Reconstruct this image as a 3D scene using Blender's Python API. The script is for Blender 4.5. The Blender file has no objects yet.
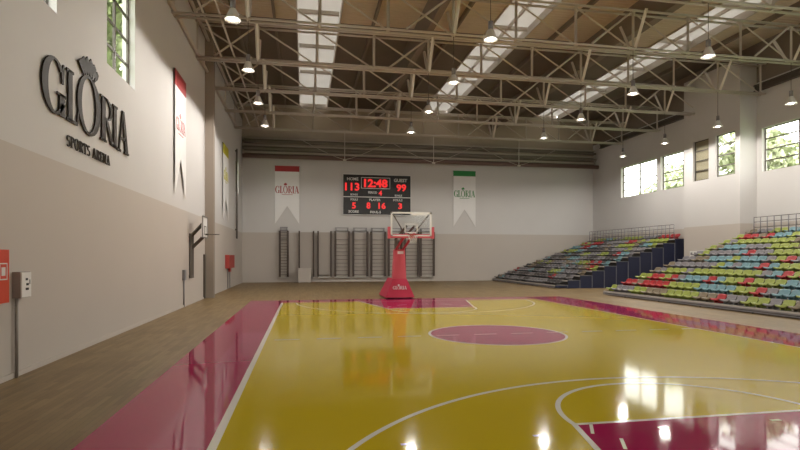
import bpy, bmesh, math, random
from mathutils import Vector, Matrix
random.seed(7)
S = bpy.context.scene
C = bpy.context.scene.collection
PI = math.pi

# ------------------------------------------------------------------ camera, world, light, exposure
cam_d = bpy.data.cameras.new('camera'); cam = bpy.data.objects.new('camera', cam_d); C.objects.link(cam)
cam.location = (-5.089, -13.453, 2.081)
cam.rotation_euler = (PI/2, 0, -0.18)
cam_d.sensor_width = 36; cam_d.lens = 525.458/800*36
cam_d.shift_y = (256.807-225)/800
cam_d.clip_end = 500
S.camera = cam
S.view_settings.view_transform = 'Standard'; S.view_settings.look = 'None'
S.view_settings.gamma = 1; S.view_settings.use_curve_mapping = False
S.view_settings.exposure = 1.0
S.cycles.use_denoising = True
S.cycles.max_bounces = 8; S.cycles.diffuse_bounces = 5; S.cycles.glossy_bounces = 4
S.cycles.transmission_bounces = 4; S.cycles.transparent_max_bounces = 8
S.cycles.sample_clamp_indirect = 12

SKY = 3.0
LAMP_W = 125
W = bpy.data.worlds.new('sky'); S.world = W; W.use_nodes = True
bg = W.node_tree.nodes['Background']
bg.inputs[0].default_value = (1.0, 0.97, 0.93, 1); bg.inputs[1].default_value = SKY
sun_d = bpy.data.lights.new('sun', 'SUN'); sun = bpy.data.objects.new('sun', sun_d); C.objects.link(sun)
sun_d.energy = 4; sun_d.angle = 0.01; sun_d.color = (1, .95, .85)
sun.rotation_euler = (math.radians(42), 0, 0)      # shines along the hall's length, past both window walls

XL, XR, YF, YB, ZR = -10.02, 20.84, 30.6, -20.0, 14.5
PX0, PY0, PY1 = 19.72, 12.95, 17.51                # the stair bay standing out of the right wall
ZT = 4.02                                          # top of the taupe dado
WZ0, WZ1 = 6.98, 9.48
LEFT_OPEN = [(-14.7, -12.4, 7.0, 9.8), (-9.4, -7.1, 7.0, 9.8), (-4.05, -1.74, 7.0, 9.8), (1.0, 3.25, 7.0, 9.8), (26.35, 28.0, 6.85, 9.3)]  # first two are out of view, put in for more light
RIGHT_OPEN = [(-16.4, -11.9, WZ0, WZ1), (-11.4, -6.9, WZ0, WZ1), (-6.4, -1.9, WZ0, WZ1), (-1.4, 3.1, WZ0, WZ1), (3.5, 8.0, WZ0, WZ1),
              (8.25, 12.6, WZ0, WZ1), (17.0, 21.35, WZ0, WZ1), (21.78, 26.29, WZ0, WZ1)]
FILL_OPEN = [(-8.6+4.9*k, -4.3+4.9*k, 5.5, 12.0) for k in range(3, 5)]  # openings added in the unseen near wall to light the hall
BAY_OPEN = [(13.31, 14.79, 6.95, 9.5), (15.35, 16.69, 6.95, 9.5)]

def portal(y0, y1, z0, z1, x, inward):
    d = bpy.data.lights.new('daylight', 'AREA'); o = bpy.data.objects.new('daylight', d); C.objects.link(o)
    d.shape = 'RECTANGLE'; d.size = (z1-z0); d.size_y = (y1-y0); d.cycles.is_portal = True
    o.location = (x, (y0+y1)/2, (z0+z1)/2)
    o.rotation_euler = (0, PI/2 if inward < 0 else -PI/2, 0)
for a in LEFT_OPEN: portal(*a, XL-.34, 1)
for a in RIGHT_OPEN: portal(*a, XR+.34, -1)
portal(13.2, 16.8, 6.9, 9.6, XR+.34, -1)
d = bpy.data.lights.new('daylight', 'AREA'); o = bpy.data.objects.new('daylight', d); C.objects.link(o)
d.shape = 'RECTANGLE'; d.size = FILL_OPEN[-1][1]-FILL_OPEN[0][0]; d.size_y = 6.5; d.cycles.is_portal = True
o.location = ((FILL_OPEN[-1][1]+FILL_OPEN[0][0])/2, YB-.33, 8.75); o.rotation_euler = (PI/2, 0, PI)

# ------------------------------------------------------------------ materials
def mat(name, col, rough=.6, metal=0, emit=None, estr=0, spec=.5, noise=0, nscale=8, stretch=(1,1,1), bump=0):
    m = bpy.data.materials.new(name); m.use_nodes = True
    nt = m.node_tree; b = nt.nodes['Principled BSDF']
    b.inputs['Base Color'].default_value = (*col, 1); b.inputs['Roughness'].default_value = rough
    b.inputs['Metallic'].default_value = metal; b.inputs['Specular IOR Level'].default_value = spec
    if emit:
        b.inputs['Emission Color'].default_value = (*emit, 1); b.inputs['Emission Strength'].default_value = estr
    if noise or bump:
        tc = nt.nodes.new('ShaderNodeTexCoord'); mp = nt.nodes.new('ShaderNodeMapping'); mp.inputs['Scale'].default_value = stretch
        nz = nt.nodes.new('ShaderNodeTexNoise'); nz.inputs['Scale'].default_value = nscale; nz.inputs['Detail'].default_value = 4
        nt.links.new(tc.outputs['Object'], mp.inputs[0]); nt.links.new(mp.outputs[0], nz.inputs['Vector'])
        if noise:
            r = nt.nodes.new('ShaderNodeMapRange'); r.inputs[3].default_value = 1-noise; r.inputs[4].default_value = 1+noise
            mx = nt.nodes.new('ShaderNodeMix'); mx.data_type = 'RGBA'; mx.blend_type = 'MULTIPLY'; mx.inputs[0].default_value = 1
            mx.inputs[6].default_value = (*col, 1)
            nt.links.new(nz.outputs[0], r.inputs[0]); nt.links.new(r.outputs[0], mx.inputs[7]); nt.links.new(mx.outputs[2], b.inputs['Base Color'])
        if bump:
            bp = nt.nodes.new('ShaderNodeBump'); bp.inputs['Strength'].default_value = bump; bp.inputs['Distance'].default_value = .02
            nt.links.new(nz.outputs[0], bp.inputs['Height']); nt.links.new(bp.outputs[0], b.inputs['Normal'])
    return m
M = {}
M['white_wall'] = mat('white_paint', (.62, .60, .585), .75, noise=.03, nscale=.6)
M['taupe_wall'] = mat('taupe_paint', (.53, .477, .43), .7, noise=.03, nscale=.6)
M['tan_wall'] = mat('tan_upper_wall', (.52, .45, .36), .8, noise=.06, nscale=1)  # upper far wall: tan, with its shadowed look put into the colour
M['pilaster'] = mat('pilaster_paint', (.30, .25, .205), .7)
M['yellow'] = mat('yellow_court_paint', (.57, .425, .014), .075, spec=.2, noise=.03, nscale=.5)
M['crimson'] = mat('crimson_court_paint', (.36, .012, .085), .05, spec=.22, noise=.04, nscale=.5)
M['line'] = mat('white_line_paint', (.80, .76, .68), .1)
M['steel'] = mat('painted_steel', (.56, .51, .455), .36, .1)
M['steel_dark'] = mat('dark_steel', (.10, .085, .07), .5, .1)
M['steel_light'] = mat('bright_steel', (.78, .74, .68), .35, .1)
M['dark_trim'] = mat('dark_brown_fascia', (.24, .20, .165), .7)
M['bronze'] = mat('bronze_letters', (.03, .021, .012), .6, spec=.25)
M['white'] = mat('white_plastic', (.78, .77, .75), .5)
M['cloth'] = mat('white_banner_cloth', (.82, .81, .80), .85, noise=.03, nscale=5)
M['red'] = mat('red_banner', (.52, .012, .018), .7)
M['green'] = mat('green_banner', (.03, .25, .06), .7)
M['olive'] = mat('yellow_banner', (.55, .50, .03), .7)
M['red_box'] = mat('red_cabinet_paint', (.62, .055, .02), .45)
M['red_box2'] = mat('dull_red_cabinet_paint', (.40, .05, .04), .5)
M['grey'] = mat('grey_plastic', (.42, .40, .38), .5)
M['grey_dark'] = mat('dark_grey_plastic', (.16, .15, .14), .5)
M['grey_mid'] = mat('grey_brown_plastic', (.30, .27, .24), .5)
M['pad'] = mat('crimson_padding', (.50, .02, .065), .5)
M['pad_light'] = mat('faded_crimson_padding', (.62, .10, .13), .5)
M['black'] = mat('black_panel', (.012, .011, .011), .5)
M['led_red'] = mat('red_led', (.3, .01, .01), .5, emit=(1, .03, .03), estr=.42)
M['navy'] = mat('navy_side_panel', (.012, .016, .045), .5)
M['deck'] = mat('grey_platform', (.15, .135, .12), .55, noise=.08, nscale=3)
M['fascia'] = mat('platform_nosing', (.50, .47, .43), .45)
M['under'] = mat('dark_riser', (.04, .036, .032), .7)
M['wood_bar'] = mat('dark_wood_upright', (.065, .042, .03), .5, noise=.1)
M['rung'] = mat('wood_rung', (.10, .075, .055), .45)
M['back_pad'] = mat('grey_backing_board', (.41, .365, .325), .7)
M['pipe_light'] = mat('pale_pipe', (.55, .50, .43), .5)
M['navy_edge'] = mat('grey_panel_edge', (.13, .13, .15), .5)
M['roof_shaded'] = mat('shaded_roof_deck', (.19, .155, .125), .75, noise=.1, nscale=1)  # same deck, darker: the shade of the far bays put into its colour
M['curtain'] = mat('curtain_net_fabric', (.22, .19, .155), .75, noise=.15, nscale=2, stretch=(.5, 4, 4))
M['curtain_roll'] = mat('curtain_roll_vinyl', (.17, .10, .085), .5)
M['rope'] = mat('white_rope', (.62, .58, .5), .7)
M['blind'] = mat('tan_roller_blind', (.42, .35, .26), .8)
M['bark'] = mat('bark', (.12, .085, .06), .9, noise=.2)
M['lampglow'] = mat('lamp_glow', (1, 1, 1), .5, emit=(1, .93, .82), estr=7)
M['reflector'] = mat('lamp_reflector', (.72, .70, .66), .3, .4)
M['grass'] = mat('lawn', (.12, .20, .05), .9, noise=.2, nscale=2)
SEAT = {'lime green': (.31, .36, .075), 'light blue': (.17, .31, .35), 'red': (.42, .035, .04), 'grey': (.23, .218, .23), 'taupe': (.235, .19, .13), 'dark grey': (.085, .08, .082)}
for k, c in SEAT.items(): M[k] = mat(k.replace(' ', '_')+'_seat_plastic', c, .4)

def wood_floor():
    m = bpy.data.materials.new('hardwood_floor'); m.use_nodes = True; nt = m.node_tree; b = nt.nodes['Principled BSDF']
    tc = nt.nodes.new('ShaderNodeTexCoord'); mp = nt.nodes.new('ShaderNodeMapping'); mp.inputs['Rotation'].default_value = (0, 0, PI/2)
    br = nt.nodes.new('ShaderNodeTexBrick'); br.inputs['Scale'].default_value = 1
    br.inputs['Brick Width'].default_value = 1.1; br.inputs['Row Height'].default_value = .085; br.inputs['Mortar Size'].default_value = .0015
    br.inputs['Color1'].default_value = (.25, .165, .072, 1); br.inputs['Color2'].default_value = (.34, .235, .11, 1); br.inputs['Mortar'].default_value = (.12, .08, .05, 1)
    nz = nt.nodes.new('ShaderNodeTexNoise'); nz.inputs['Scale'].default_value = 1.2; nz.inputs['Detail'].default_value = 5
    mx = nt.nodes.new('ShaderNodeMix'); mx.data_type = 'RGBA'; mx.blend_type = 'MULTIPLY'; mx.inputs[0].default_value = .45
    nt.links.new(tc.outputs['Object'], mp.inputs[0]); nt.links.new(mp.outputs[0], br.inputs['Vector']); nt.links.new(tc.outputs['Object'], nz.inputs['Vector'])
    nt.links.new(br.outputs[0], mx.inputs[6]); nt.links.new(nz.outputs[0], mx.inputs[7]); nt.links.new(mx.outputs[2], b.inputs['Base Color'])
    b.inputs['Roughness'].default_value = .45; b.inputs['Specular IOR Level'].default_value = .3
    return m
M['wood'] = wood_floor()

def deck_mat():
    m = bpy.data.materials.new('corrugated_roof_deck'); m.use_nodes = True; nt = m.node_tree; b = nt.nodes['Principled BSDF']
    tc = nt.nodes.new('ShaderNodeTexCoord'); wv = nt.nodes.new('ShaderNodeTexWave'); wv.bands_direction = 'Y'
    wv.inputs['Scale'].default_value = 1.2; wv.inputs['Distortion'].default_value = 0
    bp = nt.nodes.new('ShaderNodeBump'); bp.inputs['Strength'].default_value = .6; bp.inputs['Distance'].default_value = .05
    nt.links.new(tc.outputs['Object'], wv.inputs['Vector']); nt.links.new(wv.outputs[1], bp.inputs['Height']); nt.links.new(bp.outputs[0], b.inputs['Normal'])
    b.inputs['Base Color'].default_value = (.68, .585, .46, 1); b.inputs['Roughness'].default_value = .6
    return m
M['roof'] = deck_mat()

def mixmat(name, col, kind, fac, rough=.05):
    m = bpy.data.materials.new(name); m.use_nodes = True; nt = m.node_tree; nt.nodes.remove(nt.nodes['Principled BSDF'])
    out = nt.nodes['Material Output']; mx = nt.nodes.new('ShaderNodeMixShader'); mx.inputs[0].default_value = fac
    if kind == 'glass':
        a = nt.nodes.new('ShaderNodeBsdfTransparent'); a.inputs[0].default_value = (*col, 1)
        g = nt.nodes.new('ShaderNodeBsdfGlossy'); g.inputs[0].default_value = (1, 1, 1, 1); g.inputs['Roughness'].default_value = rough
    else:
        a = nt.nodes.new('ShaderNodeBsdfDiffuse'); a.inputs[0].default_value = (*col, 1)
        g = nt.nodes.new('ShaderNodeBsdfTranslucent'); g.inputs[0].default_value = (*col, 1)
    nt.links.new(a.outputs[0], mx.inputs[1]); nt.links.new(g.outputs[0], mx.inputs[2]); nt.links.new(mx.outputs[0], out.inputs[0])
    return m
M['glass'] = mixmat('window_glass', (.97, .99, .97), 'glass', .05)
M['board_glass'] = mixmat('clear_backboard', (.97, .98, .98), 'glass', .015, .1)
M['skylight'] = mixmat('translucent_skylight', (.62, .61, .59), 'trans', .34)
M['net'] = mixmat('white_net_cord', (.8, .8, .78), 'trans', .3)

def leaf_mat(name, c1, c2):
    m = bpy.data.materials.new(name); m.use_nodes = True; nt = m.node_tree; b = nt.nodes['Principled BSDF']
    oi = nt.nodes.new('ShaderNodeTexCoord'); nz = nt.nodes.new('ShaderNodeTexNoise'); nz.inputs['Scale'].default_value = 1.5
    cr = nt.nodes.new('ShaderNodeValToRGB'); cr.color_ramp.elements[0].color = (*c1, 1); cr.color_ramp.elements[1].color = (*c2, 1)
    cr.color_ramp.elements[0].position = .35; cr.color_ramp.elements[1].position = .65
    nt.links.new(oi.outputs['Object'], nz.inputs['Vector']); nt.links.new(nz.outputs[0], cr.inputs[0]); nt.links.new(cr.outputs[0], b.inputs['Base Color'])
    b.inputs['Roughness'].default_value = .6
    return m
M['leaf'] = leaf_mat('pale_green_leaves', (.32, .36, .20), (.50, .53, .38))
M['leaf2'] = leaf_mat('green_leaves', (.16, .21, .08), (.32, .37, .2))

# ------------------------------------------------------------------ geometry helpers
class MB:
    def __init__(s): s.b = bmesh.new()
    def box(s, x0, x1, y0, y1, z0, z1, mi=0):
        v = [s.b.verts.new(p) for p in ((x0,y0,z0),(x1,y0,z0),(x1,y1,z0),(x0,y1,z0),(x0,y0,z1),(x1,y0,z1),(x1,y1,z1),(x0,y1,z1))]
        for f in ((3,2,1,0),(4,5,6,7),(0,1,5,4),(1,2,6,5),(2,3,7,6),(3,0,4,7)):
            s.b.faces.new([v[i] for i in f]).material_index = mi
        return s
    def tube(s, a, b, r, n=8, mi=0, r2=None):
        a, b = Vector(a), Vector(b); d = (b-a).normalized()
        u = d.cross(Vector((0,0,1)) if abs(d.z) < .9 else Vector((1,0,0))).normalized(); w = d.cross(u)
        r2 = r if r2 is None else r2
        A = [s.b.verts.new(a+(u*math.cos(2*PI*i/n)+w*math.sin(2*PI*i/n))*r) for i in range(n)]
        B = [s.b.verts.new(b+(u*math.cos(2*PI*i/n)+w*math.sin(2*PI*i/n))*r2) for i in range(n)]
        for i in range(n):
            f = s.b.faces.new((A[i], A[(i+1)%n], B[(i+1)%n], B[i])); f.material_index = mi; f.smooth = n > 5
        s.b.faces.new(A[::-1]).material_index = mi; s.b.faces.new(B).material_index = mi
        return s
    def bar(s, a, b, w, h=None):
        return s.tube(a, b, w*.7071, 4)
    def path(s, pts, r, n=8):
        for a, b in zip(pts, pts[1:]): s.tube(a, b, r, n)
        return s
    def lathe(s, prof, n=20, c=(0,0,0)):
        rings = [[s.b.verts.new((c[0]+r*math.cos(2*PI*i/n), c[1]+r*math.sin(2*PI*i/n), c[2]+z)) for i in range(n)] for r, z in prof]
        for A, B in zip(rings, rings[1:]):
            for i in range(n): s.b.faces.new((A[i], A[(i+1)%n], B[(i+1)%n], B[i])).smooth = True
        return s
    def poly(s, pts, mi=0):
        s.b.faces.new([s.b.verts.new(p) for p in pts]).material_index = mi
        return s
    def prism(s, pts, off):
        off = Vector(off); A = [s.b.verts.new(p) for p in pts]; B = [s.b.verts.new(Vector(p)+off) for p in pts]; n = len(pts)
        s.b.faces.new(A[::-1]); s.b.faces.new(B)
        for i in range(n): s.b.faces.new((A[i], A[(i+1)%n], B[(i+1)%n], B[i]))
        return s
    def build(s, name, m, parent=None, kind=None, fix=True):
        if fix: bmesh.ops.recalc_face_normals(s.b, faces=s.b.faces)
        me = bpy.data.meshes.new(name); s.b.to_mesh(me); s.b.free()
        for x in (m if isinstance(m, (list, tuple)) else [m]): me.materials.append(M[x] if isinstance(x, str) else x)
        o = bpy.data.objects.new(name, me); C.objects.link(o)
        if parent: o.parent = parent
        if kind: o['kind'] = kind
        return o
def recentre(o):
    """move a parentless mesh's origin to the middle of its base"""
    vs = o.data.vertices; n = len(vs)
    c = Vector(((min(v.co.x for v in vs)+max(v.co.x for v in vs))/2, (min(v.co.y for v in vs)+max(v.co.y for v in vs))/2, min(v.co.z for v in vs)))
    o.data.transform(Matrix.Translation(-c)); o.location = c
    return o
def tag(o, label, cat, group=None, kind=None):
    o['label'] = label; o['category'] = cat
    if group: o['group'] = group
    if kind: o['kind'] = kind
    return o
class Thing:
    """an Empty at the thing's base; parts are given in world coordinates and moved into its frame"""
    def __init__(s, name, loc, label, cat, group=None):
        s.o = bpy.data.objects.new(name, None); C.objects.link(s.o); s.o.location = loc; s.o.empty_display_size = .2
        s.inv = Matrix.Translation(-Vector(loc)); tag(s.o, label, cat, group)
    def part(s, mb, name, m, parent=None, label=None):
        o = mb.build(name, m, parent or s.o)
        o.data.transform(s.inv)
        if label: o['label'] = label
        return o
def copy_tree(o, loc, label):
    r = o.copy(); C.objects.link(r); r.location = loc; r['label'] = label
    for ch in o.children:
        c = ch.copy(); C.objects.link(c); c.parent = r
        for g in ch.children:
            d = g.copy(); C.objects.link(d); d.parent = c
    return r
ORD = ['first','second','third','fourth','fifth','sixth','seventh','eighth','ninth','tenth','eleventh','twelfth','thirteenth','fourteenth','fifteenth','sixteenth','seventeenth','eighteenth','nineteenth','twentieth','twenty-first','twenty-second','twenty-third','twenty-fourth','twenty-fifth','twenty-sixth','twenty-seventh','twenty-eighth','twenty-ninth','thirtieth']

def flat_text(body, height, depth, bold=0):
    """built-in sans lettering as a mesh lying in x-z, lower left at the origin; returns (bmesh, width)"""
    cu = bpy.data.curves.new('lettering', 'FONT'); cu.body = body; cu.size = 1; cu.extrude = .02; cu.offset = bold; cu.resolution_u = 2
    o = bpy.data.objects.new('lettering', cu); C.objects.link(o)
    dg = bpy.context.evaluated_depsgraph_get(); dg.update()
    me = bpy.data.meshes.new_from_object(o.evaluated_get(dg)); bpy.data.objects.remove(o); bpy.data.curves.remove(cu)
    b = bmesh.new(); b.from_mesh(me); bpy.data.meshes.remove(me)
    xs = [v.co.x for v in b.verts]; ys = [v.co.y for v in b.verts]
    x0, y0, y1 = min(xs), min(ys), max(ys); k = height/(y1-y0); w = (max(xs)-x0)*k
    for v in b.verts:
        x, y, z = v.co; v.co = ((x-x0)*k, z/.02*depth/2, (y-y0)*k)
    return b, w
def text_on(body, height, place, width=None, bold=0, depth=.01):
    """place(u, w, d) turns (along, up, out) into a world point; the text is centred on u=0, w=0"""
    b, w = flat_text(body, height, depth, bold); k = (width/w) if width else 1
    for v in b.verts:
        u, d, z = v.co; v.co = place((u-w/2)*k, z-height/2, d)
    mb = MB(); mb.b.free(); mb.b = b
    return mb

# outlines of tall serif capitals, unit height, outer rings then holes
def ell(cx, cy, rx, ry, n=28, a0=0, a1=2*PI):
    full = abs(a1-a0-2*PI) < 1e-6
    return [(cx+rx*math.cos(a0+(a1-a0)*i/(n if full else n-1)), cy+ry*math.sin(a0+(a1-a0)*i/(n if full else n-1))) for i in range(n)]
def arcband(cx, cy, ro, ri, a0, a1, n=24):
    return ell(cx, cy, ro[0], ro[1], n, a0, a1)+ell(cx+.02, cy, ri[0], ri[1], n, a0, a1)[::-1]
def R(x0, x1, y0, y1): return [(x0, y0), (x1, y0), (x1, y1), (x0, y1)]
GL = {
 'G': (.74, [arcband(.38, .5, (.38, .5), (.22, .45), .75, 2*PI-.55), R(.54, .72, .02, .42), R(.47, .76, .38, .43), [(.62, .62), (.68, .62), (.70, .98), (.66, .98), (.60, .80)]]),
 'L': (.56, [R(.09, .27, .02, .98), R(.02, .33, .95, 1), R(.02, .52, 0, .06), [(.46, .05), (.54, .05), (.56, .30), (.53, .30)]]),
 'O': (.78, [ell(.39, .5, .39, .54), ell(.37, .5, .24, .485)[::-1]]),
 'R': (.70, [R(.09, .27, .02, .98), R(.02, .33, .0, .05), R(.02, .35, .95, 1), arcband(.30, .75, (.33, .25), (.20, .20), -PI/2, PI/2), R(.2, .31, .95, 1), R(.2, .31, .5, .55), [(.28, .5), (.40, .5), (.70, .05), (.74, 0), (.56, 0)]]),
 'I': (.34, [R(.08, .26, .02, .98), R(.01, .33, 0, .05), R(.01, .33, .95, 1)]),
 'A': (.80, [[(.33, 1), (.47, 1), (.75, .03), (.55, .03)], [(.35, 1), (.40, .92), (.15, .03), (.09, .03)], R(.22, .58, .30, .36), R(.0, .25, 0, .05), R(.48, .80, 0, .05)]),
 'S': (.56, [arcband(.28, .74, (.26, .26), (.14, .21), .5, PI*1.5), arcband(.28, .26, (.26, .27), (.14, .22), -PI*.85, PI/2), ]),
 'P': (.62, [R(.08, .22, .02, .98), R(.01, .32, 0, .05), R(.01, .3, .95, 1), arcband(.28, .73, (.33, .27), (.2, .21), -PI/2, PI/2), R(.18, .29, .46, .52), R(.18, .29, .94, 1)]),
 'T': (.64, [R(.25, .39, .02, .97), R(.15, .49, 0, .05), R(.02, .62, .93, 1), R(.02, .07, .75, 1), R(.57, .62, .75, 1)]),
 'E': (.60, [R(.08, .22, .02, .98), R(.01, .56, 0, .06), R(.01, .56, .94, 1), R(.2, .44, .47, .53), R(.52, .57, .0, .25), R(.52, .57, .75, 1)]),
 'N': (.74, [R(.10, .18, .02, .98), R(.56, .64, .02, .98), [(.06, 1), (.2, 1), (.64, 0), (.52, 0)], R(.01, .27, 0, .05), R(.47, .73, .95, 1)]),
}
def glyph(ch, place, thick):
    """place(u, w, d): u along 0..width, w up 0..1, d out; rings wound clockwise after the first of 'O' are holes"""
    mb = MB(); rings = GL[ch][1]
    if ch == 'O':
        a, b = rings[0], rings[1][::-1]; n = len(a)
        for d0 in (0, thick):
            A = [mb.b.verts.new(place(*p, d0)) for p in a]; B = [mb.b.verts.new(place(*p, d0)) for p in b]
            for i in range(n): mb.b.faces.new((A[i], A[(i+1)%n], B[(i+1)%n], B[i]))
        for r in (a, b):
            A = [mb.b.verts.new(place(*p, 0)) for p in r]; B = [mb.b.verts.new(place(*p, thick)) for p in r]
            for i in range(n): mb.b.faces.new((A[i], A[(i+1)%n], B[(i+1)%n], B[i]))
        bmesh.ops.remove_doubles(mb.b, verts=mb.b.verts, dist=1e-5)
        return mb
    for r in rings:
        if len(r) > 20:                      # a curved band: strip of quads
            h = len(r)//2; o, i_ = r[:h], r[h:][::-1]
            for k in range(h-1):
                q = [o[k], o[k+1], i_[k+1], i_[k]]
                mb.prism([place(*p, 0) for p in q], Vector(place(0, 0, thick))-Vector(place(0, 0, 0)))
        else:
            mb.prism([place(*p, 0) for p in r], Vector(place(0, 0, thick))-Vector(place(0, 0, 0)))
    return mb
def plume(place, thick, s=1.0):
    """the fan of leaves above the O: place as glyph(); spans about u -.6..+.6, w 0..1"""
    mb = MB(); off = Vector(place(0, 0, thick))-Vector(place(0, 0, 0))
    for k, (dx, top, wd) in enumerate([(-.50, .62, .22), (-.32, .84, .24), (-.12, .96, .24), (.10, 1.0, .24), (.30, .88, .24), (.48, .66, .2)]):
        bx = dx*.55
        pts = [(bx, .0), (bx+wd*.5+dx*.3, top*.45), (dx+wd*.5, top*.8), (dx, top), (dx-wd*.6, top*.72), (bx-wd*.35+dx*.3, top*.4)]
        mb.prism([place(*p, 0) for p in pts], off)
    return mb
def gloria(place, thick):
    """whole small word as one mesh (banners, base): place(u, w, d), word centred on u, height 1, w from 0"""
    out = MB(); tot = sum(GL[c][0] for c in 'GLORIA')+.04*5; u = -tot/2
    for c in 'GLORIA':
        g = glyph(c, lambda a, w, d, u=u: place(u+a, w, d), thick); me = bpy.data.meshes.new('g'); g.b.to_mesh(me); g.b.free()
        out.b.from_mesh(me); bpy.data.meshes.remove(me)
        if c == 'O': uo = u+.39
        u += GL[c][0]+.04
    g = plume(lambda a, w, d: place(uo+a*.5, 1.06+w*.42, d), thick); me = bpy.data.meshes.new('g'); g.b.to_mesh(me); g.b.free()
    out.b.from_mesh(me); bpy.data.meshes.remove(me)
    return out

# ------------------------------------------------------------------ room shell
def struct(mb, name, m, parent=None): return mb.build(name, m, parent, 'structure')
struct(MB().box(XL-.4, XR+.5, YB-.4, YF+.4, -.3, 0), 'floor', 'wood')
struct(MB().box(-60, 70, -60, 90, -.6, -.32), 'ground', 'grass')

def wall_x(name, x0, x1, y0, y1, opens, mats=('white_wall', 'taupe_wall'), ztop=ZR):
    """a wall standing along y with window openings, dado below ZT"""
    mb = MB(); mb.box(x0, x1, y0, y1, 0, ZT, 1)
    zs = sorted({ZT, ztop}|{o[2] for o in opens}|{o[3] for o in opens})
    for za, zb in zip(zs, zs[1:]):
        act = sorted([o for o in opens if o[2] <= za and o[3] >= zb]); y = y0
        for o in act:
            mb.box(x0, x1, y, o[0], za, zb); y = o[1]
        mb.box(x0, x1, y, y1, za, zb)
    return struct(mb, name, mats)
wall_x('wall_left', XL-.35, XL, YB, YF, LEFT_OPEN, ztop=13.1)
wall_x('wall_right', XR, XR+.35, YB, YF, RIGHT_OPEN+[(13.0, 16.95, 6.6, 10.0)], ztop=12.2)
wall_x('wall_bay', PX0, PX0+.25, PY0, PY1, BAY_OPEN, ztop=13.6)
bs = MB()
for y0, y1 in ((PY0, PY0+.25), (PY1-.25, PY1)):
    bs.box(PX0+.25, XR, y0, y1, 0, ZT, 1); bs.box(PX0+.25, XR, y0, y1, ZT, 13.6)
bs.box(PX0+.25, XR, PY0+.25, PY1-.25, 13.35, 13.6)
struct(bs, 'wall_bay_side', ('white_wall', 'taupe_wall'))
mb = MB().box(XL-.35, XR+.35, YF, YF+.35, 0, 4.06, 1); mb.box(XL-.35, XR+.35, YF, YF+.35, 4.06, 10.6, 0); mb.box(XL-.35, XR+.35, YF, YF+.35, 10.6, ZR, 2)
struct(mb, 'wall_far', ('white_wall', 'taupe_wall', 'tan_wall'))
mb = MB().box(XL-.35, XR+.35, YB-.35, YB, 0, ZT, 1); mb.box(XL-.35, XR+.35, YB-.35, YB, ZT, 5.5, 0).box(XL-.35, XR+.35, YB-.35, YB, 12.0, ZR, 0)
x = XL-.35
for a in FILL_OPEN: mb.box(x, a[0], YB-.35, YB, 5.5, 12.0, 0); x = a[1]
mb.box(x, XR+.35, YB-.35, YB, 5.5, 12.0, 0)
struct(mb, 'wall_near', ('white_wall', 'taupe_wall'))
struct(MB().box(XL-.35, XL, YB, YF, 13.1, ZR), 'trim_left', 'dark_trim')
struct(MB().box(XR, XR+.35, YB, YF, 12.2, ZR), 'trim_right', 'dark_trim')
struct(MB().box(XL, XL+.42, 14.35, 14.75, 0, 13.1), 'pilaster', 'pilaster')
struct(MB().box(XL, XL+.03, YB, 14.35, 0, .09).box(XL, XL+.03, 14.75, YF, 0, .09), 'baseboard_left', 'taupe_wall')
struct(MB().box(XL+.03, XR, YF-.03, YF, 0, .09), 'baseboard_far', 'taupe_wall')

# roof deck in strips between the three skylights
SKYL = [(-5.5, -3.2), (4.75, 7.15), (14.9, 17.4)]
xs = [XL-.35]+[v for s in SKYL for v in s]+[XR+.35]
mb = MB()
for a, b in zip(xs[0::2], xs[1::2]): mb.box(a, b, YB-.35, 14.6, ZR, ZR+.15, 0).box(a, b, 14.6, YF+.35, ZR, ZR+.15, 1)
struct(mb, 'ceiling', ('roof', 'roof_shaded'))
for i, (a, b) in enumerate(SKYL):
    t = bpy.data.objects.new('window_%d' % (20+i), None); C.objects.link(t); t['kind'] = 'structure'
    struct(MB().box(a, b, YB-.35, YF+.35, ZR+.30, ZR+.34), 'skylight_panel', 'skylight', t)
    fr = MB()
    for x in (a, b-.06): fr.box(x, x+.06, YB, YF, ZR-.1, ZR+.30)
    fr.box((a+b)/2-.045, (a+b)/2+.045, YB, YF, ZR+.1, ZR+.28)
    for y in [9.45+4.45*k for k in range(-6, 5)]: fr.box(a+.12, b-.12, y-.07, y+.07, ZR+.05, ZR+.25)
    fr.box(a, b, YB-.35, YB-.2, ZR, ZR+.30).box(a, b, YF+.2, YF+.35, ZR, ZR+.30)
    struct(fr, 'skylight_frame', 'steel', t)

# court paint and lines, thin coats on the floor
HW, HL, FT, FTn, R3, CH = 6.073, 10.82, 7.40, 7.438, 5.436, 10.69
struct(MB().box(-7.56, 8.08, -12.3, 12.2, 0, .002), 'floor_border_paint', 'crimson')
struct(MB().box(-HW, HW, -HL, HL, .002, .004), 'floor_court_paint', 'yellow')
mb = MB()
for sg, ft in ((1, 7.335), (-1, 7.438)):
    mb.prism([(-1.8, sg*ft, .004), (1.8, sg*ft, .004), (2.55, sg*HL, .004), (-2.55, sg*HL, .004)], (0, 0, .002))
mb.prism([(1.8*math.cos(2*PI*i/96), 1.8*math.sin(2*PI*i/96), .004) for i in range(96)], (0, 0, .002))
struct(mb, 'floor_key_paint', 'crimson')
ln = MB(); LW = .07; z0, z1 = .006, .008
def seg(a, b, w=LW):
    a, b = Vector((*a, z0)), Vector((*b, z0)); d = (b-a).normalized(); n = Vector((-d.y, d.x, 0))*w/2
    ln.prism([a-n, b-n, b+n, a+n], (0, 0, z1-z0))
def arc(cx, cy, r, a0, a1, w=LW, n=90):
    for i in range(n):
        p = a0+(a1-a0)*i/n; q = a0+(a1-a0)*(i+1)/n
        ln.prism([(cx+k*math.cos(t), cy+k*math.sin(t), z0) for k, t in ((r-w/2, p), (r+w/2, p), (r+w/2, q), (r-w/2, q))], (0, 0, z1-z0))
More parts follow.
